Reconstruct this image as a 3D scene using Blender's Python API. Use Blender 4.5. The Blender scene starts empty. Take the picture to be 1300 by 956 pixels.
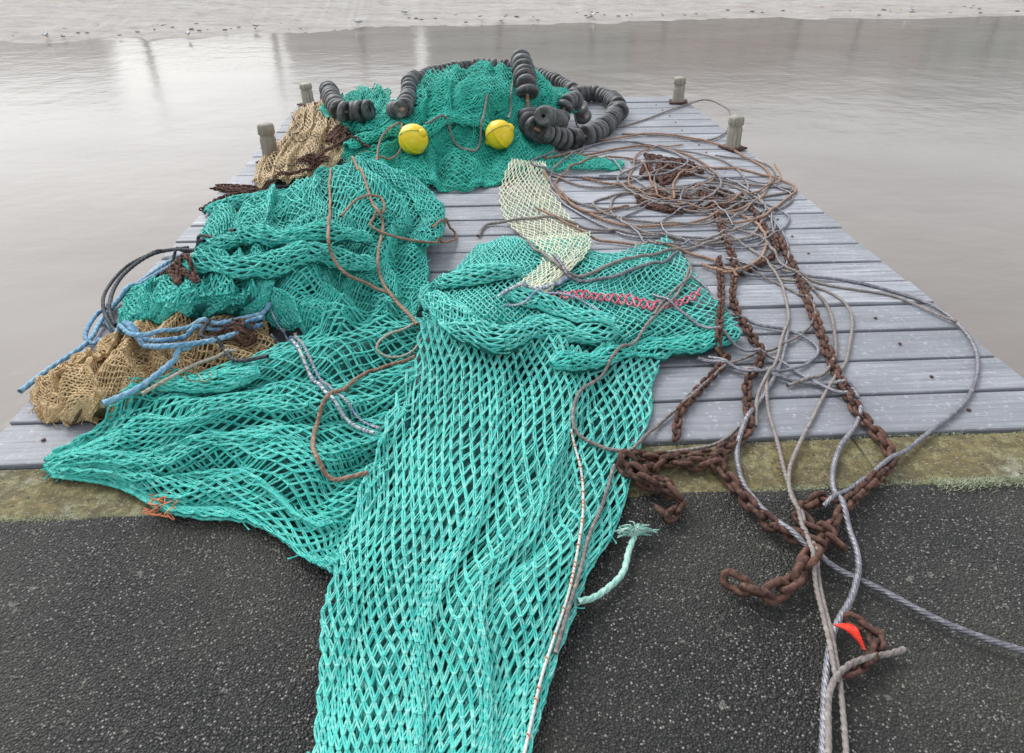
import bpy, math, random
import numpy as np
from mathutils import Vector
random.seed(7); rng=np.random.default_rng(7)
scn=bpy.context.scene
scn.view_settings.view_transform='Standard'; scn.view_settings.look='None'
scn.view_settings.exposure=0; scn.view_settings.gamma=1

# ------------------------------------------------------------------ camera
F=867.0; PITCH=math.atan(536/F); YAW=math.radians(3.2); CH=1.6
cp,sp=math.cos(PITCH),math.sin(PITCH); cy,sy=math.cos(YAW),math.sin(YAW)
cam_d=bpy.data.cameras.new("camera"); cam=bpy.data.objects.new("camera",cam_d)
scn.collection.objects.link(cam); scn.camera=cam
cam_d.sensor_width=36; cam_d.lens=24.0; cam_d.shift_y=-45/1300
cam_d.clip_start=0.02; cam_d.clip_end=3000
cam.location=(0,0,CH); cam.rotation_euler=(math.pi/2-PITCH,0,-YAW)

def P(x,y,z=0.0):
    """survey reading -> site coordinates (metres) of a point at height z"""
    dx=x-650; v=433-y
    fx,fy,fz=dx,F*cp+v*sp,-F*sp+v*cp
    s=(z-CH)/fz
    X,Y=fx*s,fy*s
    return np.array([X*cy+Y*sy,-X*sy+Y*cy,z])

# ------------------------------------------------------------------ helpers
def link(o,parent=None):
    scn.collection.objects.link(o)
    if parent: o.parent=parent
    return o
def empty(name):
    e=bpy.data.objects.new(name,None); e.empty_display_size=.2; return link(e)
def build(name,V,Q,mat,var=None,parent=None,smooth=True,tris=None):
    V=np.asarray(V,dtype=np.float32); me=bpy.data.meshes.new(name)
    if isinstance(Q,np.ndarray) and Q.ndim==2:
        n=len(Q);k=Q.shape[1]
        me.vertices.add(len(V)); me.vertices.foreach_set('co',V.ravel())
        me.loops.add(n*k); me.loops.foreach_set('vertex_index',Q.astype(np.int32).ravel())
        me.polygons.add(n); me.polygons.foreach_set('loop_start',np.arange(0,n*k,k,dtype=np.int32))
        me.update(calc_edges=True)
    else:
        me.from_pydata([tuple(map(float,v)) for v in V],[],[list(map(int,q)) for q in Q]); me.update()
    if var is not None:
        a=me.attributes.new('var','FLOAT','POINT'); a.data.foreach_set('value',np.asarray(var,dtype=np.float32))
    me.polygons.foreach_set('use_smooth',[smooth]*len(me.polygons))
    me.validate()
    me.materials.append(mat)
    return link(bpy.data.objects.new(name,me),parent)
class Acc:
    def __init__(s): s.V=[];s.Q=[];s.A=[];s.n=0
    def add(s,V,Q,var=None):
        s.V.append(V); s.Q.append(np.asarray(Q)+s.n); s.n+=len(V)
        s.A.append(np.full(len(V),random.random()) if var is None else np.broadcast_to(var,(len(V),)))
    def make(s,name,mat,parent=None,smooth=True):
        return build(name,np.concatenate(s.V),np.concatenate(s.Q),mat,np.concatenate(s.A),parent,smooth)
_N=rng.random((64,64))*2-1
def noise(x,y,seed=0):
    x=np.asarray(x,float)+seed*7.31+100; y=np.asarray(y,float)+seed*3.77+100
    xi=np.floor(x).astype(int);yi=np.floor(y).astype(int);fx=x-xi;fy=y-yi
    fx=fx*fx*(3-2*fx);fy=fy*fy*(3-2*fy)
    g=lambda a,b:_N[a%64,b%64]
    return (g(xi,yi)*(1-fx)+g(xi+1,yi)*fx)*(1-fy)+(g(xi,yi+1)*(1-fx)+g(xi+1,yi+1)*fx)*fy
def crom(Pn,t):
    Pn=np.asarray(Pn,float);n=len(Pn);t=np.clip(t,0,n-1-1e-6);i=np.floor(t).astype(int);f=t-i
    sh=(slice(None),)+(None,)*(Pn.ndim-1); f=f[sh]
    ext=np.concatenate([[2*Pn[0]-Pn[1]],Pn,[2*Pn[-1]-Pn[-2]]]); i=i+1
    a,b,c,d=ext[i-1],ext[i],ext[i+1],ext[i+2]
    return .5*((2*b)+(-a+c)*f+(2*a-5*b+4*c-d)*f**2+(-a+3*b-3*c+d)*f**3)
# height map of everything already lying on the jetty
HX0,HY0,HC=-3.2,-0.6,0.025; HM=np.zeros((280,360))
def Hs(x,y):
    fx=(np.asarray(x)-HX0)/HC; fy=(np.asarray(y)-HY0)/HC
    xi=np.clip(np.floor(fx).astype(int),0,278);yi=np.clip(np.floor(fy).astype(int),0,358)
    a=np.clip(fx-xi,0,1);b=np.clip(fy-yi,0,1)
    return (HM[xi,yi]*(1-a)+HM[xi+1,yi]*a)*(1-b)+(HM[xi,yi+1]*(1-a)+HM[xi+1,yi+1]*a)*b
def stamp(Pt):
    xi=np.clip(((Pt[:,0]-HX0)/HC).round().astype(int),0,279);yi=np.clip(((Pt[:,1]-HY0)/HC).round().astype(int),0,359)
    np.maximum.at(HM,(xi,yi),Pt[:,2])

# ------------------------------------------------------------------ materials
def mat_new(name):
    m=bpy.data.materials.new(name); m.use_nodes=True; nt=m.node_tree
    b=nt.nodes['Principled BSDF']; return m,nt,b
def inp(n,**k):
    for a,v in k.items(): n.inputs[a.replace('_',' ')].default_value=v
def ramp(nt,fac,stops):
    r=nt.nodes.new('ShaderNodeValToRGB'); e=r.color_ramp.elements
    while len(e)<len(stops): e.new(.5)
    for i,(p,c) in enumerate(stops): e[i].position=p; e[i].color=(*c,1) if len(c)==3 else c
    nt.links.new(fac,r.inputs[0]); return r.outputs[0]
def mixc(nt,f,a,b,mode='MIX'):
    m=nt.nodes.new('ShaderNodeMix'); m.data_type='RGBA'; m.blend_type=mode
    for s,v in ((m.inputs[0],f),(m.inputs[6],a),(m.inputs[7],b)):
        if isinstance(v,bpy.types.NodeSocket): nt.links.new(v,s)
        else: s.default_value=v if not isinstance(v,tuple) else (*v,1)
    return m.outputs[2]
def coords(nt,scale=(1,1,1)):
    t=nt.nodes.new('ShaderNodeTexCoord'); mp=nt.nodes.new('ShaderNodeMapping'); mp.inputs['Scale'].default_value=scale
    nt.links.new(t.outputs['Object'],mp.inputs[0]); return mp.outputs[0]
def tnoise(nt,vec,scale,detail=3,rough=.5):
    n=nt.nodes.new('ShaderNodeTexNoise'); n.inputs['Scale'].default_value=scale; n.inputs['Detail'].default_value=detail
    n.inputs['Roughness'].default_value=rough; nt.links.new(vec,n.inputs['Vector']); return n.outputs['Fac']
def bump(nt,b,h,strength,dist):
    n=nt.nodes.new('ShaderNodeBump'); n.inputs['Strength'].default_value=strength; n.inputs['Distance'].default_value=dist
    nt.links.new(h,n.inputs['Height']); nt.links.new(n.outputs[0],b.inputs['Normal']); return n
def fib(name,c1,c2,c3=None,rough=.65,scale=7,metal=0,bs=.5,bscale=350,fine=60,spec=.3):
    """fibre / rust / rubber like stuff: large patches + per-strand variation + fine grain"""
    m,nt,b=mat_new(name); v=coords(nt)
    a=nt.nodes.new('ShaderNodeAttribute'); a.attribute_name='var'
    n1=tnoise(nt,v,scale,4); n2=tnoise(nt,v,fine,3,.6)
    add=nt.nodes.new('ShaderNodeMath'); add.operation='MULTIPLY_ADD'; nt.links.new(a.outputs['Fac'],add.inputs[0]); add.inputs[1].default_value=.4; nt.links.new(n1,add.inputs[2])
    col=ramp(nt,add.outputs[0],[(.38,c1),(.88,c2)])
    f2=ramp(nt,n2,[(.45,(0,0,0)),(.75,(1,1,1))])
    col=mixc(nt,f2,col,c3 if c3 else tuple(min(1,x*1.5+.01) for x in c2))
    nt.links.new(col,b.inputs['Base Color']); inp(b,Roughness=rough,Metallic=metal); b.inputs['Specular IOR Level'].default_value=spec
    bump(nt,b,tnoise(nt,v,bscale,2),bs,.002); return m
TEAL=fib('net_teal',(.012,.28,.24),(.06,.54,.465),(.22,.66,.59),scale=4)
TEAL2=fib('net_teal_light',(.025,.35,.31),(.10,.60,.53),(.32,.72,.65),scale=4)
TEAL3=fib('net_teal_green',(.008,.27,.205),(.03,.50,.40),(.12,.60,.50),scale=4)
CORE=fib('net_teal_shade',(.002,.035,.03),(.005,.10,.088),(.015,.20,.175),bs=1,bscale=60)  # dark copy of the teal net: shade inside the heap put into the colour
CORET=fib('net_tan_shade',(.05,.034,.017),(.13,.08,.038),bs=1,bscale=60)  # dark copy of the tan net, shade below its strands painted in
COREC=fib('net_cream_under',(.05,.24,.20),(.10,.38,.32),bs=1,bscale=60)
TAN=fib('net_tan',(.33,.21,.095),(.60,.44,.23),(.74,.60,.40))
TANL=fib('net_tan_pale',(.40,.29,.16),(.68,.53,.33),(.78,.67,.48))
CREAM=fib('net_cream',(.50,.66,.50),(.76,.72,.56),(.8,.8,.68),scale=3)
BROWNR=fib('rope_brown',(.17,.09,.06),(.32,.19,.13),(.44,.30,.22))
GREYR=fib('rope_grey',(.12,.10,.095),(.25,.22,.205),(.38,.34,.315))
BEIGER=fib('rope_beige',(.3,.25,.2),(.45,.4,.33),(.55,.5,.43))
BLUER=fib('rope_blue',(.05,.18,.33),(.18,.38,.55),(.42,.57,.65))
BLACKR=fib('rope_black',(.015,.017,.02),(.05,.055,.065),(.12,.13,.14))
WIRE=fib('wire_steel',(.09,.09,.11),(.22,.22,.25),(.38,.37,.39),rough=.42,metal=.45,spec=.5)
AQUAR=fib('rope_aqua',(.18,.48,.41),(.38,.66,.57),(.66,.78,.7))
WHITER=fib('rope_white',(.35,.45,.42),(.62,.62,.58),(.72,.7,.66),fine=25)
BLUEW=fib('lace_blue',(.04,.12,.38),(.30,.40,.60),(.7,.7,.68),fine=30)
PINK=fib('lace_pink',(.55,.06,.12),(.75,.15,.24),(.75,.4,.42),fine=30)
RED=fib('lace_red',(.6,.02,.01),(.8,.05,.02),rough=.4)
ORANGE=fib('lace_orange',(.6,.16,.07),(.72,.26,.13))
RUST=fib('rust',(.032,.018,.016),(.095,.047,.036),(.20,.105,.075),rough=.85,scale=14,bs=1,bscale=150)
RUBBER=fib('rubber',(.006,.007,.009),(.10,.103,.11),(.17,.17,.175),rough=.5,scale=6,fine=25,bs=.5,bscale=80,spec=.5)
YEL=fib('float_yellow',(.78,.50,.004),(.88,.66,.01),(.9,.72,.1),rough=.35,fine=14,bs=.2,bscale=50,spec=.5)
BONE=fib('gull_white',(.7,.7,.7),(.8,.8,.8)); GREYF=fib('gull_grey',(.3,.32,.34),(.4,.42,.44)); BEAK=fib('gull_beak',(.6,.35,.05),(.7,.4,.05))

def wood_mat(name,dark,mid,light,axis):
    m,nt,b=mat_new(name); sc=[30,30,30]; sc[axis]=1.3; v=coords(nt,tuple(sc)); v0=coords(nt)
    g=tnoise(nt,v,1.6,6,.65); g2=tnoise(nt,v,6,3,.6); st=tnoise(nt,v0,2.2,4,.6); sp_=tnoise(nt,v0,45,3,.7)
    c=ramp(nt,g,[(.28,dark),(.5,mid),(.72,light)])
    oi=nt.nodes.new('ShaderNodeObjectInfo')
    c=mixc(nt,ramp(nt,st,[(.4,(0,0,0)),(.7,(.75,.75,.75))]),c,tuple(x*.5 for x in mid))
    c=mixc(nt,ramp(nt,oi.outputs['Random'],[(0,(0,0,0)),(1,(.75,.75,.75))]),c,tuple(x*.62 for x in mid))
    c=mixc(nt,ramp(nt,sp_,[(.58,(0,0,0)),(.75,(.6,.6,.6))]),c,tuple(min(1,x*1.15) for x in light))
    nt.links.new(c,b.inputs['Base Color']); inp(b,Roughness=.5)
    ad=nt.nodes.new('ShaderNodeMath'); ad.operation='ADD'; nt.links.new(g,ad.inputs[0]); nt.links.new(g2,ad.inputs[1])
    bump(nt,b,ad.outputs[0],.8,.004); return m
PLANK=wood_mat('weathered_planks',(.13,.135,.16),(.33,.345,.385),(.55,.57,.62),0)
POSTW=wood_mat('post_wood',(.14,.12,.095),(.36,.33,.27),(.52,.49,.42),2)
BEAM=wood_mat('beam_wood',(.03,.028,.025),(.09,.08,.07),(.14,.12,.1),1)

# ------------------------------------------------------------------ ground, quay, water
def asphalt():
    m,nt,b=mat_new('asphalt'); v=coords(nt)
    vo=nt.nodes.new('ShaderNodeTexVoronoi'); vo.inputs['Scale'].default_value=150; nt.links.new(v,vo.inputs['Vector'])
    sep=nt.nodes.new('ShaderNodeSeparateColor'); nt.links.new(vo.outputs['Color'],sep.inputs[0])
    stone=ramp(nt,sep.outputs[0],[(0,(.012,.012,.013)),(.6,(.040,.039,.037)),(.88,(.11,.105,.097)),(1,(.38,.36,.33))])
    gaps=ramp(nt,vo.outputs['Distance'],[(.3,(0,0,0)),(.6,(1,1,1))])
    c=mixc(nt,gaps,stone,(.007,.007,.007))
    big=tnoise(nt,v,1.7,5,.6)
    c=mixc(nt,ramp(nt,big,[(.42,(0,0,0)),(.75,(.5,.5,.5))]),c,(.085,.085,.062))
    sep2=tnoise(nt,v,19,3,.7); c=mixc(nt,ramp(nt,sep2,[(.66,(0,0,0)),(.70,(.7,.7,.7))]),c,(.22,.21,.18))
    nt.links.new(c,b.inputs['Base Color']); inp(b,Roughness=.6)
    inv=nt.nodes.new('ShaderNodeMath'); inv.operation='MULTIPLY_ADD'; nt.links.new(vo.outputs['Distance'],inv.inputs[0]); inv.inputs[1].default_value=-1; nt.links.new(sep.outputs[1],inv.inputs[2])
    bump(nt,b,inv.outputs[0],1.0,.008); return m
def kerbm():
    m,nt,b=mat_new('mossy_concrete'); v=coords(nt)
    n=tnoise(nt,v,4,7,.75); n2=tnoise(nt,v,38,5,.7); n3=tnoise(nt,v,130,2); n4=tnoise(nt,v,11,4,.7)
    c=ramp(nt,n,[(.3,(.09,.07,.035)),(.44,(.20,.16,.065)),(.54,(.26,.24,.12)),(.62,(.25,.24,.17)),(.72,(.43,.42,.36))])
    c=mixc(nt,ramp(nt,n4,[(.42,(.9,.9,.9)),(.52,(0,0,0))]),c,(.11,.088,.045))
    c=mixc(nt,ramp(nt,n2,[(.42,(.8,.8,.8)),(.6,(0,0,0))]),c,(.10,.085,.04))
    c=mixc(nt,ramp(nt,n3,[(.62,(0,0,0)),(.7,(.6,.6,.6))]),c,(.45,.43,.35))
    nt.links.new(c,b.inputs['Base Color']); inp(b,Roughness=.9)
    bump(nt,b,n2,1,.012); return m
ASPH=asphalt(); KERB=kerbm()
def box(name,x0,x1,y0,y1,z0,z1,mat,parent=None,bev=0):
    V=[(x,y,z) for x in (x0,x1) for y in (y0,y1) for z in (z0,z1)]
    Q=[(0,1,3,2),(4,6,7,5),(0,4,5,1),(2,3,7,6),(0,2,6,4),(1,5,7,3)]
    o=build(name,V,Q,mat,parent=parent,smooth=False)
    if bev:
        mo=o.modifiers.new('b','BEVEL'); mo.width=bev; mo.segments=2
    return o
YF=1.87; XL,XR,YB=-1.76,2.23,7.42
box('asphalt_quay',-60,60,-40,1.606,-3.2,-.02,ASPH)
# asphalt feathered with a ragged edge over the kerb joint
xx=np.linspace(-4,4,900); ye=1.614+.010*noise(xx*5,xx*0,3)+.006*noise(xx*23,xx*0,6)+.004*noise(xx*70,xx*0,7)
V=np.concatenate([np.stack([xx,np.full_like(xx,1.40),np.full_like(xx,-.0212)],1),np.stack([xx,ye-.04,np.full_like(xx,-.0125)],1),np.stack([xx,ye-.006,np.full_like(xx,-.0085)],1),np.stack([xx,ye,np.full_like(xx,-.014)],1)])
k=np.arange(899); Q=np.concatenate([np.stack([k,k+1,k+901,k+900],1)+900*j for j in range(3)])
build('asphalt_edge',V,Q,ASPH)
kg=empty('concrete_kerb')
xs=[-30,-12,-5,-2.45,-.62,1.35,3.1,6,12,30]
for i in range(len(xs)-1):
    box('kerb_block',xs[i]+.003,xs[i+1]-.003,1.607,YF-.008,-3.2,-.012,KERB,kg,.008)
jet=empty('wooden_jetty')
npl=23; pw=(YB-YF)/npl
for i in range(npl):
    y0=YF+i*pw; dz=random.uniform(-.006,.003)
    o=box('plank',XL+random.uniform(-.015,.015),XR+random.uniform(-.015,.015),y0+.008+random.uniform(0,.004),y0+pw-.008,-.055,dz-.002,PLANK,jet,.007)
    o.rotation_euler=(0,0,random.uniform(-.0012,.0012))
for x in (XL+.12,.2,XR-.12):
    box('joist',x-.06,x+.06,YF,YB,-.3,-.062,BEAM,jet)
for x in (XL+.12,XR-.12):
    for y in (YF+.5,4.4,YB-.4):
        a=np.linspace(0,2*math.pi,13)[:-1]
        V=[(x+.12*math.cos(t),y+.12*math.sin(t),z) for z in (-4,-.301) for t in a]
        Q=[(k,(k+1)%12,12+(k+1)%12,12+k) for k in range(12)]
        build('pile',V,Q,BEAM,parent=jet)
bolt=Acc()
def disc(acc,c,r,h,var=.5,n=10):
    a=np.linspace(0,2*math.pi,n+1)[:-1]
    rings=[(r,-h),(r,h*.5),(r*.8,h),(0.001,h)]
    V=np.array([(c[0]+rr*math.cos(t),c[1]+rr*math.sin(t),c[2]+hh) for rr,hh in rings for t in a])
    Q=[(j*n+k,j*n+(k+1)%n,(j+1)*n+(k+1)%n,(j+1)*n+k) for j in range(len(rings)-1) for k in range(n)]
    acc.add(V,Q,var)
for i in range(npl):
    yc=YF+(i+.5)*pw
    for x in (XL+.16,.2,XR-.36):
        if random.random()<.85: disc(bolt,(x+random.uniform(-.02,.02),yc+random.uniform(-.02,.02),.0),.008,.002)
bolt.make('bolts',RUST,jet)

def lathe(prof,n=16,jit=0):
    a=np.linspace(0,2*math.pi,n+1)[:-1]
    V=np.array([(r*math.cos(t)*(1+jit*math.sin(3*t+1)),r*math.sin(t)*(1+jit*math.cos(2*t)),z) for r,z in prof for t in a])
    Q=[(j*n+k,j*n+(k+1)%n,(j+1)*n+(k+1)%n,(j+1)*n+k) for j in range(len(prof)-1) for k in range(n)]
    return V,np.array(Q)
for px,py,h,r in ((930,188,.26,.06),(861,130,.25,.06),(345,205,.29,.062),(392,133,.21,.06)):
    p=P(px,py,0); e=empty('mooring_post'); e.location=p; e.rotation_euler=(random.uniform(-.03,.03),random.uniform(-.04,.04),random.random()*3)
    V,Q=lathe([(r*1.02,0),(r,.02),(r*.95,h*.3),(r*.97,h*.6),(r*.86,h*.66),(r*.86,h*.7),(r*1.03,h*.74),(r,h*.93),(r*.88,h*.98),(r*.6,h),(.001,h+.004)],16,.06)
    build('post',V,Q,POSTW,parent=e)
    box('base_plate',-r*1.5,r*1.5,-r*1.3,r*1.3,0.001,.016,RUST,e,.004)

def watermat():
    m,nt,b=mat_new('river_water'); v=coords(nt,(1,1,1))
    big=tnoise(nt,coords(nt,(.25,.5,1)),1,3)
    c=ramp(nt,big,[(.35,(.205,.182,.165)),(.7,(.25,.225,.205))])
    nt.links.new(c,b.inputs['Base Color']); inp(b,Roughness=.15,IOR=1.33); b.inputs['Specular IOR Level'].default_value=.45
    n1=tnoise(nt,v,1.1,2); n2=tnoise(nt,v,8,3,.6); n3=tnoise(nt,coords(nt,(.6,1.6,1)),3.2,2)
    ad=nt.nodes.new('ShaderNodeMath'); ad.operation='MULTIPLY_ADD'; nt.links.new(n2,ad.inputs[0]); ad.inputs[1].default_value=.18; nt.links.new(n1,ad.inputs[2])
    ad2=nt.nodes.new('ShaderNodeMath'); ad2.operation='MULTIPLY_ADD'; nt.links.new(n3,ad2.inputs[0]); ad2.inputs[1].default_value=.25; nt.links.new(ad.outputs[0],ad2.inputs[2])
    bump(nt,b,ad2.outputs[0],.32,.05); return m
WZ=-2.2
build('river_water',[(-900,-40,WZ),(900,-40,WZ),(900,1500,WZ),(-900,1500,WZ)],[(0,1,2,3)],watermat())
def mudmat():
    m,nt,b=mat_new('mud_bank'); v=coords(nt,(.35,1,1)); n=tnoise(nt,v,1.6,7,.7); n2=tnoise(nt,v,7,6,.8)
    c=ramp(nt,n,[(.3,(.31,.285,.265)),(.5,(.42,.395,.37)),(.7,(.50,.48,.455))])
    c=mixc(nt,ramp(nt,n2,[(.52,(0,0,0)),(.66,(.8,.8,.8))]),c,(.23,.20,.175))
    nt.links.new(c,b.inputs['Base Color']); inp(b,Roughness=.85); b.inputs['Specular IOR Level'].default_value=.12
    bump(nt,b,n2,.6,.08); return m
wl=np.array([P(x,y,WZ) for x,y in ((-900,82),(-400,66),(0,55),(180,50),(370,43),(480,35),(620,33),(800,28),(1000,24),(1300,22),(1700,16),(2300,6))])
T=np.linspace(0,len(wl)-1,400); L=crom(wl,T)
offs=[(-2,-.5),(0,-.01),(.6,.03),(1.3,.06),(2,.09),(3.5,.14),(5,.19),(7,.28),(9,.38),(14,.7),(22,1.6),(30,3.2),(45,3.6),(120,4),(900,6)]
V=[];
for o,(d,z) in enumerate(offs):
    for k,p in enumerate(L):
        dd=d+ (noise(k*.35,o*.4,2)*.35+noise(k*.11,o*.3,5)*.6)*(1 if 0<=d<40 else 0)
        V.append((p[0]*(1+max(0,d)/60),p[1]+dd,WZ+z+(noise(k*.5,o*1.1,3)*.04 if 0<d<30 else 0)))
n=len(L); Q=[(j*n+k,j*n+k+1,(j+1)*n+k+1,(j+1)*n+k) for j in range(len(offs)-1) for k in range(n-1)]
build('mud_bank',V,Q,mudmat())
def flat(name,c,rough=.8):
    m,nt,b=mat_new(name); v=coords(nt); n=tnoise(nt,v,1.5,5,.6)
    nt.links.new(ramp(nt,n,[(.3,tuple(x*.75 for x in c)),(.7,tuple(min(1,x*1.2) for x in c))]),b.inputs['Base Color']); inp(b,Roughness=rough); return m
WALLS=[flat('wall_green',(.24,.36,.32)),flat('wall_brick',(.30,.19,.14)),flat('wall_stone',(.42,.38,.33)),flat('wall_dark',(.2,.2,.2))]
SLATE=flat('slate',(.15,.155,.165)); GLASS=flat('window_glass',(.03,.035,.04),.1); CONC=flat('sea_wall_stone',(.38,.355,.32))
def house(name,x,y,w,d,h,mat):
    e=empty(name); e.location=(x,y,1.2)
    box('walls',-w/2,w/2,-d/2,d/2,0,h,mat,e)
    V=[(-w/2-.3,-d/2-.3,h),(w/2+.3,-d/2-.3,h),(w/2+.3,d/2+.3,h),(-w/2-.3,d/2+.3,h),(-w/2-.3,0,h+d*.38),(w/2+.3,0,h+d*.38)]
    build('roof',V,[(0,1,5,4),(2,3,4,5),(0,4,3),(1,2,5)],SLATE,parent=e,smooth=False)
    nw=max(2,int(w/2.6))
    for f in range(int(h//2.7)):
        for k in range(nw):
            xc=-w/2+(k+.5)*w/nw
            box('window',xc-.45,xc+.45,-d/2-.04,-d/2+.02,.9+f*2.7,2.1+f*2.7,GLASS,e)
    box('door',-w/2+.5,-w/2+1.4,-d/2-.06,-d/2+.02,0,2.05,SLATE,e)
hx=[(-40,11,3,'cottage',2,7),(-11,11,3.4,'cottage',3,7),(5,18,5.5,'warehouse',0,9),(22,14,5.4,'brick_house',1,8),(36,12,5.2,'stone_house',2,8),(50,15,5.8,'warehouse',0,9),(67,13,5.6,'brick_house',1,8),(83,14,5,'stone_house',2,8)]
for x,w,h,nm,mi,d in hx: house(nm,x,70,w,d,h,WALLS[mi])
box('sea_wall',-90,140,61.5,62.3,-1,2.4,CONC)
for k in range(12):
    x=-20+k*7+random.uniform(-2,2)
    e=empty('mooring_pole'); e.location=(x,50+random.uniform(-1,1),-.6)
    V,Q=lathe([(.2,0),(.17,4.5),(.12,4.7),(.001,4.75)],10); build('pole',V,Q,BEAM,parent=e)
    box('band',-.23,.23,-.23,.23,3.9,4.1,RUST,e,.02)
def ell(c,r,n=10,m=7):
    V=[];
    for j in range(m+1):
        ph=math.pi*j/m
        for k in range(n):
            t=2*math.pi*k/n; V.append((c[0]+r[0]*math.cos(ph),c[1]+r[1]*math.sin(ph)*math.cos(t),c[2]+r[2]*math.sin(ph)*math.sin(t)))
    Q=[(j*n+k,j*n+(k+1)%n,(j+1)*n+(k+1)%n,(j+1)*n+k) for j in range(m) for k in range(n)]
    return np.array(V),Q
def gull(x,y,z,rot):
    e=empty('seagull'); e.location=(x,y,z); e.rotation_euler=(0,0,rot); e.scale=(.9,)*3
    a=Acc(); a.add(*ell((0,0,.16),(.17,.065,.07))); a.add(*ell((.15,0,.235),(.05,.035,.06))); a.add(*ell((.17,0,.28),(.048,.036,.036)))
    a.make('body',BONE,e)
    a=Acc(); a.add(*ell((-.05,.055,.18),(.17,.02,.045))); a.add(*ell((-.05,-.055,.18),(.17,.02,.045))); a.add(*ell((-.2,0,.165),(.07,.03,.012))); a.make('wings',GREYF,e)
    a=Acc(); a.add(*ell((.23,0,.275),(.035,.008,.01)))
    for s in(-.03,.03): a.add(*ell((.0,s,.05),(.007,.007,.055))); a.add(*ell((.02,s,.004),(.03,.018,.004)))
    a.make('beak_and_legs',BEAK,e)
for px,py in ((325,38),(515,20),(60,50),(455,33),(752,24),(1155,20),(240,48)):
    p=P(px,py,WZ+.06); gull(p[0],p[1],WZ+.08,random.uniform(0,6.28))
deb=Acc()
for k in range(420):
    p=P(random.uniform(-100,1400),random.uniform(4,50),WZ+.1); r=random.uniform(.02,.08)
    if p[1]<np.interp(p[0],L[:,0],L[:,1])+.2: continue
    V,Q=ell((0,0,0),(r*1.5,r,r*.5),6,4); deb.add(V+np.array([p[0],p[1],WZ+.12]),Q)
deb.make('shore_stones',fib('shore_stone',(.1,.09,.08),(.26,.23,.2)))

# ------------------------------------------------------------------ nets
def segs(acc,A,B,r,sides=6,rings=((0,1.5),(.16,1.0),(.5,.92),(.84,1.0),(1,1.5)),sag=.06,bias=0):
    n=len(A); D=B-A; Ln=np.linalg.norm(D,axis=1,keepdims=True)+1e-9; d=D/Ln
    up=np.tile([0.,0,1],(n,1)); s=np.cross(d,up); s/=np.linalg.norm(s,axis=1,keepdims=True)+1e-9; t=np.cross(s,d)
    off=(rng.random((n,1))-.5)*2*sag*Ln; off2=(rng.random((n,1))-.5)*2*sag*Ln
    rv=r*(1+.3*(rng.random((n,1))-.5))
    ang=np.arange(sides)/sides*2*math.pi; VV=np.zeros((n,len(rings),sides,3))
    for i,(q,m) in enumerate(rings):
        c=A+D*q+(s*off+t*off2)*4*q*(1-q)+s*bias*min(1,6*q*(1-q))
        for k,a in enumerate(ang): VV[:,i,k]=c+(s*math.cos(a)+t*math.sin(a))*rv*m
    R=len(rings); base=np.arange(n)[:,None,None]*R*sides
    i=np.arange(R-1)[None,:,None]*sides; k=np.arange(sides)[None,None,:]; k2=(k+1)%sides
    Q=np.stack([base+i+k,base+i+k2,base+i+sides+k2,base+i+sides+k],-1).reshape(-1,4)
    acc.add(VV.reshape(-1,3),Q,np.repeat(rng.random(n),R*sides))
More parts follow.
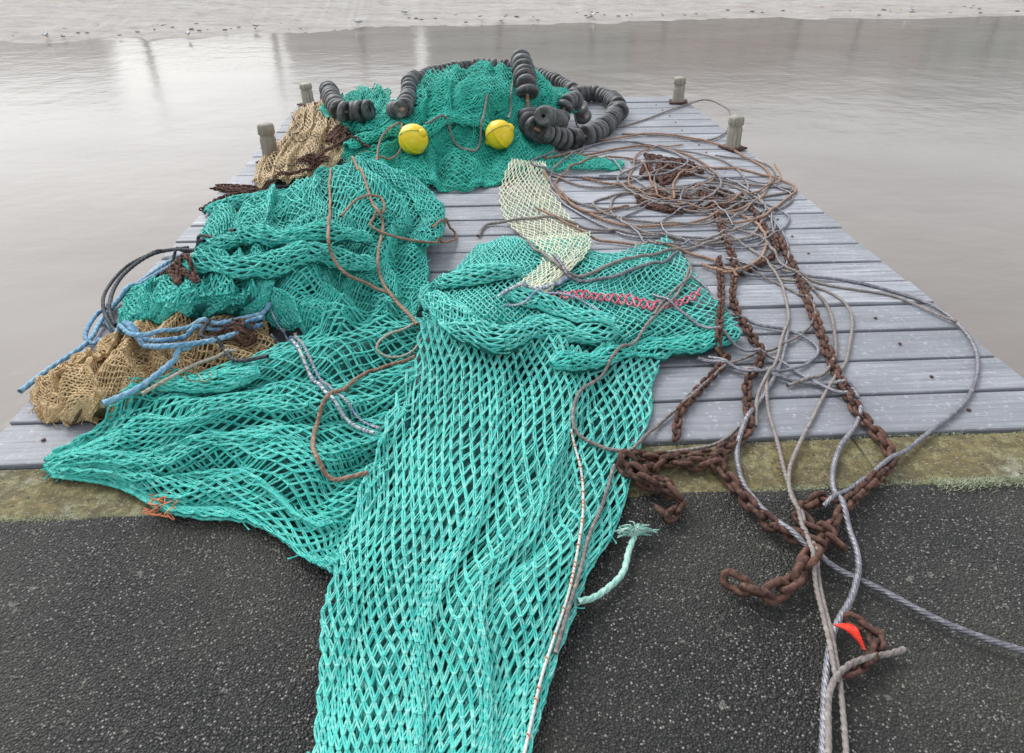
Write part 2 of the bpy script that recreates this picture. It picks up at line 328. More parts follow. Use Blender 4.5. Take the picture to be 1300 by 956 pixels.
def net(name,ctrl,nu,nv,r,mat,core=CORE,amp=.03,fu=4,layers=2,rough=.008,seed=1,wrap=False,jit=.12,gap=.012,absolute=False,double=False):
    C=np.array([[P(*c) for c in row] for row in ctrl]) if not absolute else np.asarray(ctrl)
    Rn,Cn=C.shape[:2]
    def surf(u,v,lift=0,low=None):
        u0,v0=u,v
        if not wrap:
            u=.5+(u-.5)*(.965+.035*noise(v0*11,v0*0,seed+20)); v=.5+(v-.5)*(.98+.02*noise(u0*9,u0*0,seed+21))
        rows=crom(C,v*(Rn-1))
        t=np.clip(u*(Cn-1),0,Cn-1-1e-6); i=np.floor(t).astype(int); f=(t-i)[:,None]; ix=np.arange(len(u))
        ext=np.concatenate([2*rows[:,:1]-rows[:,1:2],rows,2*rows[:,-1:]-rows[:,-2:-1]],1)
        a,b,c,d=ext[ix,i],ext[ix,i+1],ext[ix,i+2],ext[ix,i+3]
        p=.5*((2*b)+(-a+c)*f+(2*a-5*b+4*c-d)*f**2+(-a+3*b-3*c+d)*f**3)
        if not wrap:
            env=np.clip(np.minimum(u,1-u)*7,.25,1)
            w=2*math.pi*fu*u+3.2*noise(u*3,v*4,seed)+1.2*noise(u*5,v*6,seed+3)
            cr=1-np.abs(np.sin(w*.5))**.8*1.6      # rounded crests, tight valleys
            p[:,2]+=env*amp*(cr*.75+.35*np.sin(w*1.9+2*noise(u*4,v*6,seed+1))+.5*noise(p[:,0]*7,p[:,1]*7,seed+4))
            p[:,0]+=amp*.4*np.cos(w)*env; p[:,1]+=amp*.3*np.sin(w*1.3+v*7)*env
        p[:,2]+=rough*noise(p[:,0]*35,p[:,1]*35,seed+6)+lift
        if low is not None: p[:,2]=np.maximum(p[:,2],low(p[:,0],p[:,1])+r)
        return p
    bb=HM.copy()
    for _ in range(2): bb=np.maximum(bb,(np.roll(bb,1,0)+np.roll(bb,-1,0)+np.roll(bb,1,1)+np.roll(bb,-1,1)+bb)/5)
    def low(x,y):
        fx=np.clip((x-HX0)/HC,0,278.9); fy=np.clip((y-HY0)/HC,0,358.9); xi=fx.astype(int); yi=fy.astype(int); a=fx-xi; b=fy-yi
        return (bb[xi,yi]*(1-a)+bb[xi+1,yi]*a)*(1-b)+(bb[xi,yi+1]*(1-a)+bb[xi+1,yi+1]*a)*b+.004
    e=empty(name)
    for l in range(layers):
        acc=Acc(); I,J=np.meshgrid(np.arange(2*nu+1),np.arange(2*nv+1)); ok=((I+J)%2==0)
        ph=0 if l==0 else .5*l
        u=np.clip((I+(rng.random(I.shape)-.5)*jit*2+ph)/(2*nu),0,1); v=np.clip((J+(rng.random(I.shape)-.5)*jit*2+ph*.7)/(2*nv),0,1)
        u=np.clip(u+.022*noise(u*6,v*7,seed+30)*(u*(1-u)*4),0,1)
        if l>0: u=np.clip(u+.02*noise(u*5,v*5,seed+9+l),0,1)
        pts=surf(u.ravel(),v.ravel(),-gap*l,low).reshape(*I.shape,3)
        if l>0: pts[...,2]=np.maximum(pts[...,2]-.0,low(pts[...,0],pts[...,1])+r*.5)
        for s in (1,-1):
            jj,ii=np.nonzero(ok[:-1]&((I[:-1]+s)>=0)&((I[:-1]+s)<=2*nu))
            if double and l==0:
                for bi in (-1,1): segs(acc,pts[jj,ii],pts[jj+1,ii+s],r*.66,5,bias=bi*r*.62,sag=.035)
            else: segs(acc,pts[jj,ii],pts[jj+1,ii+s],r,5 if l else 6)
        # loose ends hanging off the border
        if l==0 and not wrap:
            bj=[(j,i) for j in range(2*nv+1) for i in (0,2*nu) if ok[j,i]]+[(j,i) for i in range(2*nu+1) for j in (2*nv,) if ok[j,i]]
            A=np.array([pts[j,i] for j,i in bj if rng.random()<.35]); 
            if len(A):
                B=A+np.c_[(rng.random((len(A),2))-.5)*.07,-rng.random(len(A))*.02]; B[:,2]=np.maximum(B[:,2],low(B[:,0],B[:,1])-.008)
                segs(acc,A,B,r*.5,5,sag=.15)
        acc.make('meshes' if l==0 else 'meshes_below',mat,e)
    m=70; U,Vv=np.meshgrid(np.linspace(.012,.988,m),np.linspace(.012,.988,m))
    stamp(surf(np.repeat(np.linspace(0,1,200),200),np.tile(np.linspace(0,1,200),200),0,low))
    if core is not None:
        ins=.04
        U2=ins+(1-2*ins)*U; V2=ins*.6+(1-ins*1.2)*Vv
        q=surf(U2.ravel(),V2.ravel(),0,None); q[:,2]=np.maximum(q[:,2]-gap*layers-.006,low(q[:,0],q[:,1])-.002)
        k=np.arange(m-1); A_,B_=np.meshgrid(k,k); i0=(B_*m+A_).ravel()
        build('solid_underlay',q,np.stack([i0,i0+1,i0+m+1,i0+m],1),core,np.full(len(q),.5),e)  # solid sheet below the twine; dark teal and tan stand in for shade
    return surf
def path_world(pts,ds=.01,lift=0,r=.0):
    W=[]
    for p in pts:
        lf=(p[2] if len(p)>2 else 0)+lift; z=0
        for _ in range(8):
            q=P(p[0],p[1],z+lf); z=.5*z+.5*float(Hs(q[0],q[1]))
        W.append(P(p[0],p[1],z+lf+r))
    return smooth_path(np.array(W),ds)
def smooth_path(W,ds):
    T=np.linspace(0,len(W)-1,len(W)*40); c=crom(W,T); s=np.r_[0,np.cumsum(np.linalg.norm(np.diff(c,axis=0),axis=1))]
    n=max(4,int(s[-1]/ds)); t=np.linspace(0,s[-1],n); return np.stack([np.interp(t,s,c[:,i]) for i in range(3)],1)
def frames(c):
    d=np.gradient(c,axis=0); d/=np.linalg.norm(d,axis=1,keepdims=True)+1e-9
    up=np.array([0,0,1.]); s=np.cross(d,up); s/=np.linalg.norm(s,axis=1,keepdims=True)+1e-6; return d,s,np.cross(s,d)
def sm(a,k):
    k=max(1,int(k))|1; p=np.pad(a,(k//2,k//2),mode='edge'); return np.convolve(p,np.ones(k)/k,'valid')
def rope_mesh(acc,c,r,lobes=3,pitch=9,per=4,depth=.26,var=None):
    d,s,t=frames(c); n=len(c); K=lobes*per; th=np.arange(K)/K*2*math.pi
    S=np.r_[0,np.cumsum(np.linalg.norm(np.diff(c,axis=0),axis=1))]
    ph=S/(pitch*r)*2*math.pi
    th=th[None,:]+ph[:,None]
    rr=r*((1-depth)+depth*np.abs(np.cos(lobes/2*(th-ph[:,None]))))
    VV=c[:,None]+(s[:,None]*np.cos(th)[...,None]+t[:,None]*np.sin(th)[...,None])*rr[...,None]
    i=np.arange(n-1)[:,None]*K; k=np.arange(K)[None]; k2=(k+1)%K
    acc.add(VV.reshape(-1,3),np.stack([i+k,i+k2,i+K+k2,i+K+k],-1).reshape(-1,4),var)
def rope(name,pts,r,mat,lift=0,lobes=3,ds=None,drape=True,parent=None,wob=.0,pitch=9,world=None):
    ds=ds or max(.004,r*.75)
    c=path_world(pts,ds,lift,r) if world is None else smooth_path(np.array(world),ds)
    if wob:
        S=np.arange(len(c))*ds; sd=random.random()*50; c[:,0]+=wob*noise(S*4,S*0,sd); c[:,1]+=wob*noise(S*4,S*0,sd+3)
    if drape:
        hz=Hs(c[:,0],c[:,1])+r
        hz=np.maximum(hz,sm(hz,.1/ds)); z=np.maximum(c[:,2],hz) if lift or any(len(p)>2 for p in pts) else hz
        c[:,2]=np.maximum(sm(z,.05/ds),Hs(c[:,0],c[:,1])+.5*r)
        q=c.copy(); q[:,2]+=.2*r; stamp(q)
    acc=Acc(); rope_mesh(acc,c,r,lobes,pitch); acc.make(name,mat,parent); return c

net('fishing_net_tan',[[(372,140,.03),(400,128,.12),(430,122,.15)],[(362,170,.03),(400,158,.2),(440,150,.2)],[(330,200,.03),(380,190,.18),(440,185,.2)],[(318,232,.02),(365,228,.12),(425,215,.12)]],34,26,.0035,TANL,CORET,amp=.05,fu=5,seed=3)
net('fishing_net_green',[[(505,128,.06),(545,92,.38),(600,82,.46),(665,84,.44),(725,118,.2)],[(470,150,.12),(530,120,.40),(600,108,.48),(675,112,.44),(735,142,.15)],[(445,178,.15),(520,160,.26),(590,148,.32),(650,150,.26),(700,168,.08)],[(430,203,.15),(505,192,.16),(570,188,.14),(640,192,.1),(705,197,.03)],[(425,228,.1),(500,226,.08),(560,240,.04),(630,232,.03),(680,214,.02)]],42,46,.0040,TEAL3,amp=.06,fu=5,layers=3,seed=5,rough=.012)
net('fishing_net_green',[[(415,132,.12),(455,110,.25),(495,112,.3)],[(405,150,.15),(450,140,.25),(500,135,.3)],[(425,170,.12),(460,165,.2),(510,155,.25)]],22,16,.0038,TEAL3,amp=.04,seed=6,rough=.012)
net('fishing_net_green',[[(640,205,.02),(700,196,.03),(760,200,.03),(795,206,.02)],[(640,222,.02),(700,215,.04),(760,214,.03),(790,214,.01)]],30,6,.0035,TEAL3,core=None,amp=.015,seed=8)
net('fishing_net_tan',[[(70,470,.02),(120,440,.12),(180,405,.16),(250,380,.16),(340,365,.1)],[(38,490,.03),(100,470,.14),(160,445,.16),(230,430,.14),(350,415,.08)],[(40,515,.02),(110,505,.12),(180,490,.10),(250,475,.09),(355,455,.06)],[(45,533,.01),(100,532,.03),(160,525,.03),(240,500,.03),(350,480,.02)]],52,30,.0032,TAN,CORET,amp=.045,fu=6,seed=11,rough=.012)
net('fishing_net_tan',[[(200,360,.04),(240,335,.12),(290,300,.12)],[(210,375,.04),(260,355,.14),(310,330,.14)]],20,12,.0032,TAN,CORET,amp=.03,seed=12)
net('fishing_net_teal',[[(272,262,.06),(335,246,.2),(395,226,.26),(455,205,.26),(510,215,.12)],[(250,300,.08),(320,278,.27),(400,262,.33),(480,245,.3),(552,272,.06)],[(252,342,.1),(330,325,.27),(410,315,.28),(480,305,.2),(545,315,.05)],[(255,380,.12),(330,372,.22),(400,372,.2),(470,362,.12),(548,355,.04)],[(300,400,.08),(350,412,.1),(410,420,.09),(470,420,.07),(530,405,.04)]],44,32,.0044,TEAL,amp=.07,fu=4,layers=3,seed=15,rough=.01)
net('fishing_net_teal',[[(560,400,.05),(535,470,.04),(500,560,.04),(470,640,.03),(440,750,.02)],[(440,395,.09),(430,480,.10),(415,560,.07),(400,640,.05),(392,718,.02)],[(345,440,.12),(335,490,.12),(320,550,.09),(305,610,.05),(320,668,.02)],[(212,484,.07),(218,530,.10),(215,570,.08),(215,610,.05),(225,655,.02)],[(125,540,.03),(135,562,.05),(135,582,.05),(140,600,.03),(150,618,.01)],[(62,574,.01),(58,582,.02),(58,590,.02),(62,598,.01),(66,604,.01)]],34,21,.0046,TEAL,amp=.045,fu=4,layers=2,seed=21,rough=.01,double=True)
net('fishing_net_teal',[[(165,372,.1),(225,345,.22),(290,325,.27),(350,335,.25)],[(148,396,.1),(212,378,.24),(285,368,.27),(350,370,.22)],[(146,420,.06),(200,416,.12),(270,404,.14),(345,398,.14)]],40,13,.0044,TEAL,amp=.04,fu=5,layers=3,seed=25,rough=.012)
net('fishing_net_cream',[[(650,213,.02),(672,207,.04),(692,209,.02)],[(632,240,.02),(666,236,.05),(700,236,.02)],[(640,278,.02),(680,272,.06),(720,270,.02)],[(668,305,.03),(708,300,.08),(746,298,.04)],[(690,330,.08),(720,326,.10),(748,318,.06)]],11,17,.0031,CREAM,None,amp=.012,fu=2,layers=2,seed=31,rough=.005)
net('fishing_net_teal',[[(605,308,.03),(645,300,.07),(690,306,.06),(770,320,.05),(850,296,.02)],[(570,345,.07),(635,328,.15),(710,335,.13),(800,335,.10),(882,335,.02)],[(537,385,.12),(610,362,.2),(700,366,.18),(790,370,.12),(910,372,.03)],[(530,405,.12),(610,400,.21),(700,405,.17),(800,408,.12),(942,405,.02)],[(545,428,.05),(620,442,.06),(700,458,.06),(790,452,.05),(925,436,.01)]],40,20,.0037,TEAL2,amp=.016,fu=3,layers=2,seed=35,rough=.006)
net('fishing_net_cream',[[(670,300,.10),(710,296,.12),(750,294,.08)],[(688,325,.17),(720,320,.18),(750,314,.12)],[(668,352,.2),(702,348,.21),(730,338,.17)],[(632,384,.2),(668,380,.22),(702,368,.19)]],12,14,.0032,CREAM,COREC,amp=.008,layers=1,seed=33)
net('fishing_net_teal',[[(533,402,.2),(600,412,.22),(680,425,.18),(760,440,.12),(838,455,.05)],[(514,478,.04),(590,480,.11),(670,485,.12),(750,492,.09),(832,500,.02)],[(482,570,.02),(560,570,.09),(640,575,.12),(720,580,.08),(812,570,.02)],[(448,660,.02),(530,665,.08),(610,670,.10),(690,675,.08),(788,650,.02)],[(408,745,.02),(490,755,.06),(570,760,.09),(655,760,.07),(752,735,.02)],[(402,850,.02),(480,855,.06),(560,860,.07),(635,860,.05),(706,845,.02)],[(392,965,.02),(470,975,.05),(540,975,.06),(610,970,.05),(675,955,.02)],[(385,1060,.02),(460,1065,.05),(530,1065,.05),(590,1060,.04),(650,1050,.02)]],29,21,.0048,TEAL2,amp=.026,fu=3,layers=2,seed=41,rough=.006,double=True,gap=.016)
def roll(name,pts,R,mat,nu=7,seed=1,lift=0,rr=.0042):
    c=path_world(pts,.03,lift,0); c[:,2]=np.maximum(c[:,2],Hs(c[:,0],c[:,1])); c[:,2]=sm(c[:,2],5)+R*.45
    d,s,t=frames(c); n=len(c); th=np.linspace(-.4,math.pi+.4,8)
    rad=R*(1+.35*noise(np.arange(n)*.35,0*np.arange(n),seed)); rad*=np.clip(np.minimum(np.arange(n),n-1-np.arange(n))/3+.35,0,1)
    C=c[:,None]+(s[:,None]*np.cos(th)[None,:,None]*1.3+t[:,None]*np.sin(th)[None,:,None]*.8)*rad[:,None,None]
    net(name,C,nu,max(4,int(n*.03/.06)),rr,mat,amp=0,layers=2,rough=.012,seed=seed,wrap=True,absolute=True,gap=.008)
roll('fishing_net_teal',[(545,398),(552,378),(580,362),(625,352),(660,350)],.045,TEAL2,8,51)
roll('fishing_net_teal',[(540,405),(580,425),(630,437),(680,425),(740,430),(785,425)],.045,TEAL2,8,52)
roll('fishing_net_teal',[(640,378),(680,385),(720,405),(780,418)],.035,TEAL2,7,53)
roll('fishing_net_teal',[(395,240),(440,222),(490,228),(530,250),(550,285),(535,315)],.055,TEAL,9,54)
roll('fishing_net_teal',[(262,275),(320,258),(370,255),(420,262)],.055,TEAL,9,55)
roll('fishing_net_teal',[(160,385),(220,365),(290,352),(350,345),(420,335),(480,345)],.055,TEAL,9,56)
roll('fishing_net_teal',[(255,330),(300,312),(360,308),(420,300),(470,310)],.05,TEAL,9,57)
roll('fishing_net_teal',[(700,468),(760,462),(830,455),(890,440),(935,425)],.035,TEAL,7,58)
roll('fishing_net_teal',[(330,475),(280,490),(230,495),(195,492)],.03,TEAL,7,60)
roll('fishing_net_green',[(440,190),(480,180),(530,182),(580,172),(640,176)],.045,TEAL3,8,61)
roll('fishing_net_green',[(520,130),(570,112),(620,118),(680,110)],.05,TEAL3,8,62)
# stray twine lying over the heaps
def stray(cx,cy_,rx,ry,n,mat,r0):
    acc=Acc()
    for _ in range(n):
        x=cx+random.uniform(-rx,rx); y=cy_+random.uniform(-ry,ry); p=[]; a=random.random()*6.28
        for k in range(random.randint(4,7)):
            p.append((x,y)); a+=random.uniform(-1.1,1.1); l=random.uniform(8,20); x+=l*math.cos(a); y+=l*math.sin(a)*.6
        c=path_world(p,.012,0,0)
        if c[:,0].min()<XL or Hs(c[:,0],c[:,1]).min()<.01: continue
        hz=Hs(c[:,0],c[:,1])+r0; c[:,2]=sm(np.maximum(hz,sm(hz,5)),3)+random.uniform(0,.006)
        rope_mesh(acc,c,r0,3,9,2)
    if acc.n: acc.make('loose_twine',mat)
stray(600,140,100,50,40,TEAL3,.0032); stray(400,290,110,60,26,TEAL,.0036); stray(190,465,70,30,24,TAN,.0028)
stray(395,180,25,35,16,TAN,.003); stray(400,200,50,30,12,BLACKR,.004)

# ------------------------------------------------------------------ seams laced along the nets
def seam(name,pts,r,mats,spacing=.05):
    e=empty(name); c=rope('lace_rope',pts,r,mats[0],parent=e); d,s,t=frames(c); L_=np.linalg.norm(c[1]-c[0])
    acc=Acc(); i=3
    while i<len(c)-6:
        a=np.linspace(0,2*math.pi*random.choice([1,2]),18); k=np.clip(i+(a*.9).astype(int),0,len(c)-1)
        rr=r*1.25; q=c[i]+d[i]*a[:,None]*.0022+(s[i]*np.cos(a)[:,None]+t[i]*np.sin(a)[:,None])*rr
        rope_mesh(acc,q,r*.4,3,7,2); i+=max(2,int(spacing*random.uniform(.5,1.5)/L_))
    acc.make('lashing',mats[1],e)
seam('net_seam_rope',[(725,545),(738,600),(740,650),(733,700),(720,760),(700,820),(685,870),(665,960)],.0045,[WHITER,ORANGE],.06)
seam('net_seam_rope',[(340,408),(365,445),(395,480),(430,515),(475,550)],.0065,[WHITER,BLUEW],.035)
seam('net_seam_rope',[(346,402),(373,440),(402,474),(438,508),(482,544)],.0045,[BLUEW,WHITER],.06)
base_=[(700,376),(740,374),(790,382),(830,390),(865,384),(895,368)]
bx=np.interp(np.arange(700,896,9),[b[0] for b in base_],[b[1] for b in base_])
for sg in (1,-1):
    seam('net_seam_rope',[(x,y+sg*(4.5 if i%2 else -4.5)) for i,(x,y) in enumerate(zip(np.arange(700,896,9),bx))],.0042,[PINK,PINK],.05)
seam('net_seam_rope',[(632,380),(660,372),(700,360),(725,350)],.007,[WHITER,BLUEW],.03)
seam('net_seam_rope',[(640,386),(668,380),(700,372),(735,378),(770,400)],.0045,[BLUEW,WHITER],.03)

# ------------------------------------------------------------------ ropes on the nets
R=.0085
rope('rope_brown',[(530,412),(505,385),(470,362),(440,348),(422,325),(417,290),(428,262),(450,252),(475,262),(486,285),(480,320),(482,350),(500,380),(525,405)],R,BROWNR,lift=.01)
rope('rope_brown',[(432,275),(455,252),(482,250),(487,268),(470,285),(500,300),(550,308),(578,303),(572,290),(548,288)],R*.9,BROWNR,lift=.01)
rope('rope_brown',[(528,450),(485,468),(435,498),(405,525),(397,565),(412,598),(440,608),(468,600)],R,BROWNR)
rope('rope_brown',[(525,410),(490,425),(478,440),(495,452),(520,448),(535,430)],R*.7,BEIGER)
rope('rope_brown',[(478,205),(482,180),(495,162),(510,165),(508,190),(495,202),(470,205)],R,BROWNR,lift=.02)
rope('rope_grey',[(878,335),(862,370),(815,420),(770,460),(738,495),(727,530),(742,558),(790,572),(850,574),(905,565),(935,545),(962,512),(985,470)],R*.85,GREYR)
rope('rope_grey',[(855,300),(872,330),(876,350),(850,375),(830,400)],R*.7,GREYR)
rope('rope_brown',[(780,590),(765,640),(748,680),(735,730),(720,780),(705,830)],R*.75,GREYR)
for pts,m,r in [([(242,318),(205,338),(160,372),(130,405),(110,435),(60,470),(25,497)],BLUER,.012),
 ([(335,402),(275,420),(200,432),(150,425),(118,436),(108,425),(122,400),(150,382),(200,350),(262,332)],BLUER,.011),
 ([(332,412),(270,432),(200,440),(160,436),(125,432)],BLUER,.012),
 ([(345,395),(290,408),(230,418),(170,425),(140,415),(138,395),(170,365),(230,330)],BLUER,.011),
 ([(245,436),(212,465),(180,490),(150,505),(130,512)],BLUER,.013),
 ([(240,314),(195,322),(160,345),(142,372),(140,400),(150,418)],BLACKR,.011),
 ([(262,318),(210,318),(165,335),(135,368),(132,395),(150,430)],BLACKR,.009),
 ([(300,300),(250,320),(200,345),(165,368)],BLACKR,.009),
 ([(340,452),(300,458),(280,440),(255,425),(270,410),(320,408)],BLACKR,.009),
 ([(180,500),(215,480),(250,462),(300,445)],BEIGER,.008)]:
    rope('rope_blue' if m is BLUER else ('rope_black' if m is BLACKR else 'rope_beige'),pts,r,m,lift=.012)

# ------------------------------------------------------------------ bobbin strings
def bobbins(pts,r=.08,th=.042,lift=0,gap=1.0):
    c=path_world(pts,.01,lift,0); c[:,2]=sm(np.maximum(c[:,2],Hs(c[:,0],c[:,1])),15)+r*.7
    d,s,t=frames(c); acc=Acc(); e=empty('rubber_bobbin_string'); i=0.
    while i<len(c):
        k=int(i); i+=th*1.3*gap/.01*random.choice([1,1,1,1.1,1.35])
        a=np.linspace(0,2*math.pi,29)[:-1]; rv=r*random.uniform(.86,1.12); tl=np.array([random.uniform(-.14,.14) for _ in range(2)])
        dd=d[k]+s[k]*tl[0]+t[k]*tl[1]; dd/=np.linalg.norm(dd); ss=np.cross(dd,[0,0,1]); ss/=np.linalg.norm(ss); tt=np.cross(ss,dd); h=th*random.uniform(.85,1.0)/2
        prof=[(.2,-h*.6),(.5,-h*.7),(.72,-h),(.86,-h*.95),(.97,-h*.55),(1,0),(.97,h*.55),(.86,h*.95),(.72,h),(.5,h*.7),(.2,h*.6)]
        V=np.array([c[k]+dd*z+(ss*math.cos(x)+tt*math.sin(x))*rv*q for q,z in prof for x in a]); n=28
        Q=[(j*n+kk,j*n+(kk+1)%n,(j+1)*n+(kk+1)%n,(j+1)*n+kk) for j in range(len(prof)-1) for kk in range(n)]
        acc.add(V,Q)
    acc.make('discs',RUBBER,e); a=Acc(); rope_mesh(a,c,.016,3); a.make('core_rope',BROWNR,e)
    q=c.copy(); q[:,2]+=r*.5; stamp(q)
bobbins([(664,126),(660,145),(672,166),(695,181),(722,187),(750,180),(772,164),(783,147)],.09,.055)
bobbins([(786,150),(776,134),(752,126),(728,130)],.085,.055,lift=.02)
bobbins([(690,155),(715,163),(740,160)],.075,.055)
bobbins([(520,112),(545,98),(580,90),(620,86),(655,90),(690,101),(715,112),(730,122)],.07,.055,gap=1.05)
bobbins([(418,138),(430,148),(450,151),(470,148)],.078,.055)
bobbins([(500,148),(515,144),(530,137)],.065,.05)
for px,py in ((524,166),(634,163)):
    q=P(px,py,0); z=float(Hs(q[0],q[1])); 
    for _ in range(6): q=P(px,py,z+.085); z=.5*z+.5*float(Hs(q[0],q[1]))
    e=empty('net_float'); e.location=(q[0],q[1],z+.075); e.rotation_euler=(.9,.5,random.random()*3)
    V,Q=lathe([(.001,-.125),(.02,-.122),(.03,-.11),(.032,-.1)]+[(.108*math.cos(t),.108*math.sin(t)) for t in np.linspace(-1.2,-.08,8)]+[(.111,-.006),(.111,.006)]+[(.108*math.cos(t),.108*math.sin(t)) for t in np.linspace(.08,1.2,8)]+[(.032,.1),(.03,.11),(.02,.122),(.001,.125)],28)
    build('shell',V,Q,YEL,np.full(len(V),.5),e)
    a=Acc(); th=np.linspace(0,2*math.pi,40)
    rope_mesh(a,np.stack([.114*np.cos(th),0*th,.114*np.sin(th)],1)+1e-4,.004); a.make('lashing',TEAL3,e)
rope('rope_grey',[(540,165),(570,172),(600,168),(620,165)],.009,GREYR)
rope('rope_grey',[(645,150),(660,120),(672,112),(690,118)],.008,GREYR,lift=.03)

# ------------------------------------------------------------------ chains
def link_mesh(Lk,Wk,w,n=18,k=8):
    ring=[]; hs=(Lk-Wk)/2; rr=Wk/2-w
    for i in range(n):
        a=2*math.pi*i/n; ring.append((rr*math.cos(a)+(hs if math.cos(a)>0 else -hs),rr*math.sin(a),0))
    ring=np.array(ring); d=np.roll(ring,-1,0)-np.roll(ring,1,0); d/=np.linalg.norm(d,axis=1,keepdims=True)
    s=np.cross(d,[0,0,1]); a=np.arange(k)/k*2*math.pi
    V=(ring[:,None]+(s[:,None]*np.cos(a)[None,:,None]+np.array([0,0,1.])*np.sin(a)[None,:,None])*w).reshape(-1,3)
    Q=[(i*k+j,i*k+(j+1)%k,((i+1)%n)*k+(j+1)%k,((i+1)%n)*k+j) for i in range(n) for j in range(k)]
    return V,np.array(Q)
def chain(pts,Lk=.075,name='rusty_chain',lift=0,world=None):
    Wk=Lk*.66; w=Lk*.115; V,Q=link_mesh(Lk,Wk,w)
    c=path_world(pts,.005,lift,0) if world is None else smooth_path(np.array(world),.005)
    z=Hs(c[:,0],c[:,1]); c[:,2]=sm(np.maximum(z,sm(z,21)),9)+Wk*.36
    d,s,t=frames(c); acc=Acc(); step=int((Lk-4*w)*1.06/.005); k=0
    for i in range(step//2,len(c)-step//2,step):
        roll=(math.pi/4 if k%2 else -math.pi/4)+random.uniform(-.35,.35); k+=1
        dd=c[min(i+step//2,len(c)-1)]-c[max(0,i-step//2)]; dd/=np.linalg.norm(dd); dd=dd+s[i]*random.uniform(-.12,.12); dd/=np.linalg.norm(dd)
        ss=np.cross(dd,[0,0,1]); ss/=np.linalg.norm(ss); tt=np.cross(ss,dd)
        a=ss*math.cos(roll)+tt*math.sin(roll); b=np.cross(dd,a)
        jit=1+random.uniform(-.05,.05)
        acc.add((V@np.array([dd,a,b]))*jit+c[i],Q)
    acc.make(name,RUST); q=c.copy(); q[:,2]+=Wk*.2; stamp(q)
chain([(905,262),(918,300),(932,340),(930,385),(950,425),(966,455),(948,490),(950,530),(945,555),(905,580),(850,585),(800,582),(792,600),(830,622),(862,640),(850,660),(835,650)],.070)
chain([(985,300),(1005,340),(1025,385),(1042,430),(1062,480),(1090,530),(1120,565),(1128,592),(1095,625),(1070,650),(1045,690),(1015,725)],.076)
chain([(1030,705),(1010,740),(975,760),(940,750),(905,732)],.098)
chain([(912,330),(915,380),(912,430),(920,460),(885,500),(862,530),(858,565)],.062)
chain([(905,590),(930,620),(955,650),(985,675),(1020,692),(1050,705)],.08)
chain([(790,585),(820,605),(845,590),(900,595),(915,585)],.08)
chain([(1060,640),(1035,640),(1015,660),(1050,680),(1065,700)],.078)
chain([(800,600),(825,618),(850,625),(865,640)],.08)
chain([(1075,790),(1105,805),(1110,830),(1090,850),(1070,860)],.066)
chain([(940,250),(970,290),(985,320),(960,340),(935,350)],.06)
def heap(cx,cy_,rx,ry,n,seed,Lk=.055):
    rn=random.Random(seed); pts=[]; a=rn.random()*6
    for i in range(n):
        a+=rn.uniform(1.5,3.4); q=rn.uniform(.3,1); pts.append((cx+rx*q*math.cos(a),cy_+ry*q*math.sin(a)))
    chain(pts,Lk)
heap(850,215,48,24,18,1); heap(845,258,48,20,16,2); heap(905,255,45,18,10,9)
heap(300,242,40,8,9,4,.045); heap(400,205,20,8,8,5,.045); heap(432,180,25,7,8,6,.045); heap(225,358,35,14,9,7,.045); heap(310,428,36,18,9,8,.045)
chain([(255,268),(290,250),(340,238),(385,218),(430,182),(470,187)],.045)

# ------------------------------------------------------------------ wires and ropes at right
big=[([(1330,832),(1200,792),(1110,745),(1040,698),(980,660),(945,618),(934,580),(942,545),(968,505),(990,460),(1000,420)],WIRE,.0095),
([(1048,990),(1050,870),(1056,800),(1082,750),(1090,708),(1075,660),(1058,615),(1066,570),(1092,525),(1080,492),(1020,485),(950,470),(890,440)],WIRE,.0095),
([(1045,640),(1110,600),(1175,555),(1225,510),(1242,470),(1228,425),(1185,388),(1120,366),(1060,354),(985,350),(930,345)],WIRE,.0085),
([(1078,990),(1068,870),(1045,760),(1030,690),(1005,620),(985,560),(975,520),(972,470)],GREYR,.0075),
([(1062,870),(1040,760),(1018,680),(1000,610),(1015,560),(1048,500),(1080,440),(1080,395),(1050,370),(990,352)],GREYR,.0075),
([(785,590),(830,545),(880,500),(930,462),(990,440),(1035,405),(1025,375),(970,352),(930,330)],GREYR,.0065),
([(1150,826),(1110,832),(1075,845),(1052,880),(1050,960)],GREYR,.0085),
([(830,375),(870,400),(920,420),(980,455),(1050,490),(1090,505)],WIRE,.0075),
([(880,350),(940,400),(1000,420),(1040,440),(1020,465),(960,470),(900,455)],WIRE,.0075),
([(960,330),(1040,360),(1130,375),(1190,400),(1215,410)],GREYR,.007),
]
for p,m,r in big:
    rope('wire_rope' if m is WIRE else 'rope_grey',p,r,m,lobes=6 if m is WIRE else 3,pitch=8 if m is not WIRE else 12,wob=.008,ds=r*.55)
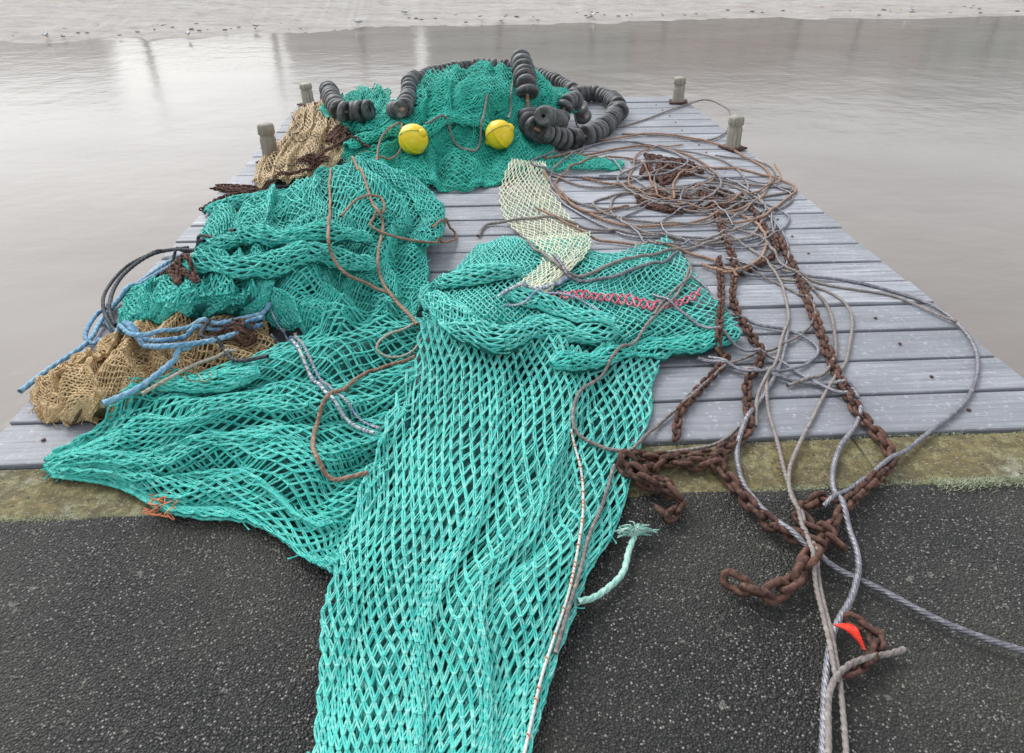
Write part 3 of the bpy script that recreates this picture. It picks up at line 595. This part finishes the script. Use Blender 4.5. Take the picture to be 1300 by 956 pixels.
med=[[(725,160),(790,160),(850,140),(895,127),(925,140),(922,168),(890,178),(840,172),(790,170)],
[(700,222),(760,238),(850,218),(930,232),(1005,240),(960,250),(890,262)],
[(700,240),(740,275),(800,300),(870,300),(950,305),(985,285),(950,240),(880,210),(800,205)],
[(760,175),(830,170),(900,180),(950,200),(978,225),(960,255),(900,275)],
[(608,300),(622,285),(680,276),(750,290),(830,300),(900,310),(950,300),(975,275)],
[(670,310),(720,345),(780,335),(830,325),(880,315),(930,300)],
[(705,325),(722,348),(770,352),(830,335),(860,318)],
[(690,215),(720,255),(790,285),(860,285),(930,270),(965,290),(970,325),(930,345),(890,335)],
[(740,190),(700,215),(710,245),(770,265),(850,250),(920,235)],
[(800,180),(860,190),(920,205),(950,235),(930,262),(870,265),(810,250)],
[(880,235),(940,250),(990,290),(1000,330),(965,345),(920,330)],
[(680,265),(730,290),(800,310),(850,312),(905,330),(935,350)],
[(900,280),(960,300),(1000,340),(1035,372),(1060,420),(1050,470),(1000,490)],
[(930,300),(980,340),(1000,400),(990,450),(960,500),(960,540)],
[(770,200),(830,240),(900,245),(970,262),(985,300)],
[(690,200),(750,195),(820,185),(880,200),(905,225),(860,245),(790,235),(740,225)]]
for k,p in enumerate(med): rope('rope_grey',p,random.choice([.0075,.0085,.0095]),[GREYR,GREYR,WIRE,BROWNR][k%4],lobes=3,wob=.015)
rn=random.Random(5)
for k in range(11):
    cx=rn.uniform(760,930); cyy=rn.uniform(205,290); rx=rn.uniform(45,110); ry=rn.uniform(18,38); a0=rn.random()*6
    p=[(cx+rx*math.cos(a0+t)*rn.uniform(.85,1.15),cyy+ry*math.sin(a0+t)*rn.uniform(.8,1.2)) for t in np.linspace(0,rn.uniform(4.5,6.8),9)]
    rope('rope_grey',p,rn.choice([.007,.0085]),[GREYR,WIRE,BROWNR][k%3],wob=.015)
e=empty('frayed_rope'); c=rope('rope',[(733,763),(765,752),(790,728),(798,700),(805,682)],.010,AQUAR,parent=e)
acc=Acc(); end=c[-1]
for k in range(110):
    a=random.uniform(-1.5,1.5); l=random.uniform(.02,.075); dv=np.array([math.sin(a)*l+.012,math.cos(a)*l*.7,0]); z=random.uniform(.004,.035)
    q=smooth_path(np.array([end,end+dv*.5+[random.uniform(-.008,.008),0,z],end+dv+[0,random.uniform(-.01,.01),z*.3]]),.006); q[:,2]=np.maximum(q[:,2],-.006)
    rope_mesh(acc,q,.0026,3,7,2)
acc.make('frayed_end',AQUAR,e)
acc=Acc()
for k in range(14):
    p0=P(205+random.uniform(-12,12),640+random.uniform(-12,14),.02); W=[p0+np.array([random.uniform(-.03,.03),random.uniform(-.02,.02),random.uniform(-.01,.02)]) for _ in range(4)]
    rope_mesh(acc,smooth_path(np.array(W),.005),.0025,3,7,2)
acc.make('orange_twine',ORANGE)
acc=Acc(); p0=P(1077,806,.05)
for k in range(5):
    W=[p0+np.array([-.02+.008*k,.03,.0]),p0+np.array([-.008+.006*k,.0,.02]),p0+np.array([.018,-.03-.004*k,.005])]; rope_mesh(acc,smooth_path(np.array(W),.004),.004,3,7,3)
acc.make('red_twine',RED)

MOSS=fib('moss',(.16,.19,.10),(.34,.38,.24),(.5,.53,.42)); acc=Acc()
def tufts(x0,x1,y,n,h,zb,sp):
    for _ in range(n):
        x=random.uniform(x0,x1); 
        if noise(x*3,y*9,4)<.0 and random.random()<.9: continue
        yy=y+random.gauss(0,sp)+.008*float(noise(x*14,0,8)); a=random.random()*6.28; l=random.uniform(.4,1)*h; w=.0014
        b=np.array([x,yy,zb]); tip=b+np.array([math.cos(a)*l*.8,math.sin(a)*l*.8,l*.7]); sd=np.array([-math.sin(a),math.cos(a),0])*w
        acc.add(np.array([b-sd,b+sd,tip+sd*.4,tip-sd*.4]),[(0,1,2,3)])
tufts(-2.6,2.8,1.618,8000,.010,-.013,.007); tufts(-2.6,2.8,1.862,2500,.007,-.014,.004); tufts(1.5,2.6,1.605,4500,.018,-.013,.013)
acc.make('moss_tufts',MOSS,smooth=False)
GR=fib('grit_stone',(.05,.05,.048),(.22,.2,.18),(.35,.33,.3),scale=40); acc=Acc()
for _ in range(1500):
    x=random.uniform(-2.3,2.6);y=random.uniform(.3,1.62) if random.random()<.8 else random.uniform(1.62,1.86);r=random.uniform(.0012,.004)
    V,Q=ell((0,0,0),(r*1.2,r,r*.8),6,4); acc.add(V+np.array([x,y,-.018 if y<1.45 else -.010]),Q)
acc.make('loose_grit',GR)

# ------------------------------------------------------------------ light
w=bpy.data.worlds.new("World"); scn.world=w; w.use_nodes=True; nt=w.node_tree
sky=nt.nodes.new('ShaderNodeTexSky'); sky.sky_type='NISHITA'; sky.sun_disc=False
EL,AZ=math.radians(48),math.radians(-35)
sky.sun_elevation=EL; sky.sun_rotation=AZ; sky.dust_density=2; sky.air_density=1.5; sky.altitude=0
hs=nt.nodes.new('ShaderNodeHueSaturation'); hs.inputs['Saturation'].default_value=.2; hs.inputs['Value'].default_value=1.65
nt.links.new(sky.outputs[0],hs.inputs['Color']); nt.links.new(hs.outputs[0],nt.nodes['Background'].inputs[0]); nt.nodes['Background'].inputs[1].default_value=.15
sd=bpy.data.lights.new('sun','SUN'); sd.energy=1.35; sd.angle=math.radians(30); sd.color=(1,.99,.97)
so=link(bpy.data.objects.new('sun',sd))
dirv=Vector((math.sin(AZ)*math.cos(EL),math.cos(AZ)*math.cos(EL),math.sin(EL)))
so.rotation_euler=dirv.to_track_quat('Z','Y').to_euler(); so.location=dirv*20
print('done',len(bpy.data.objects))
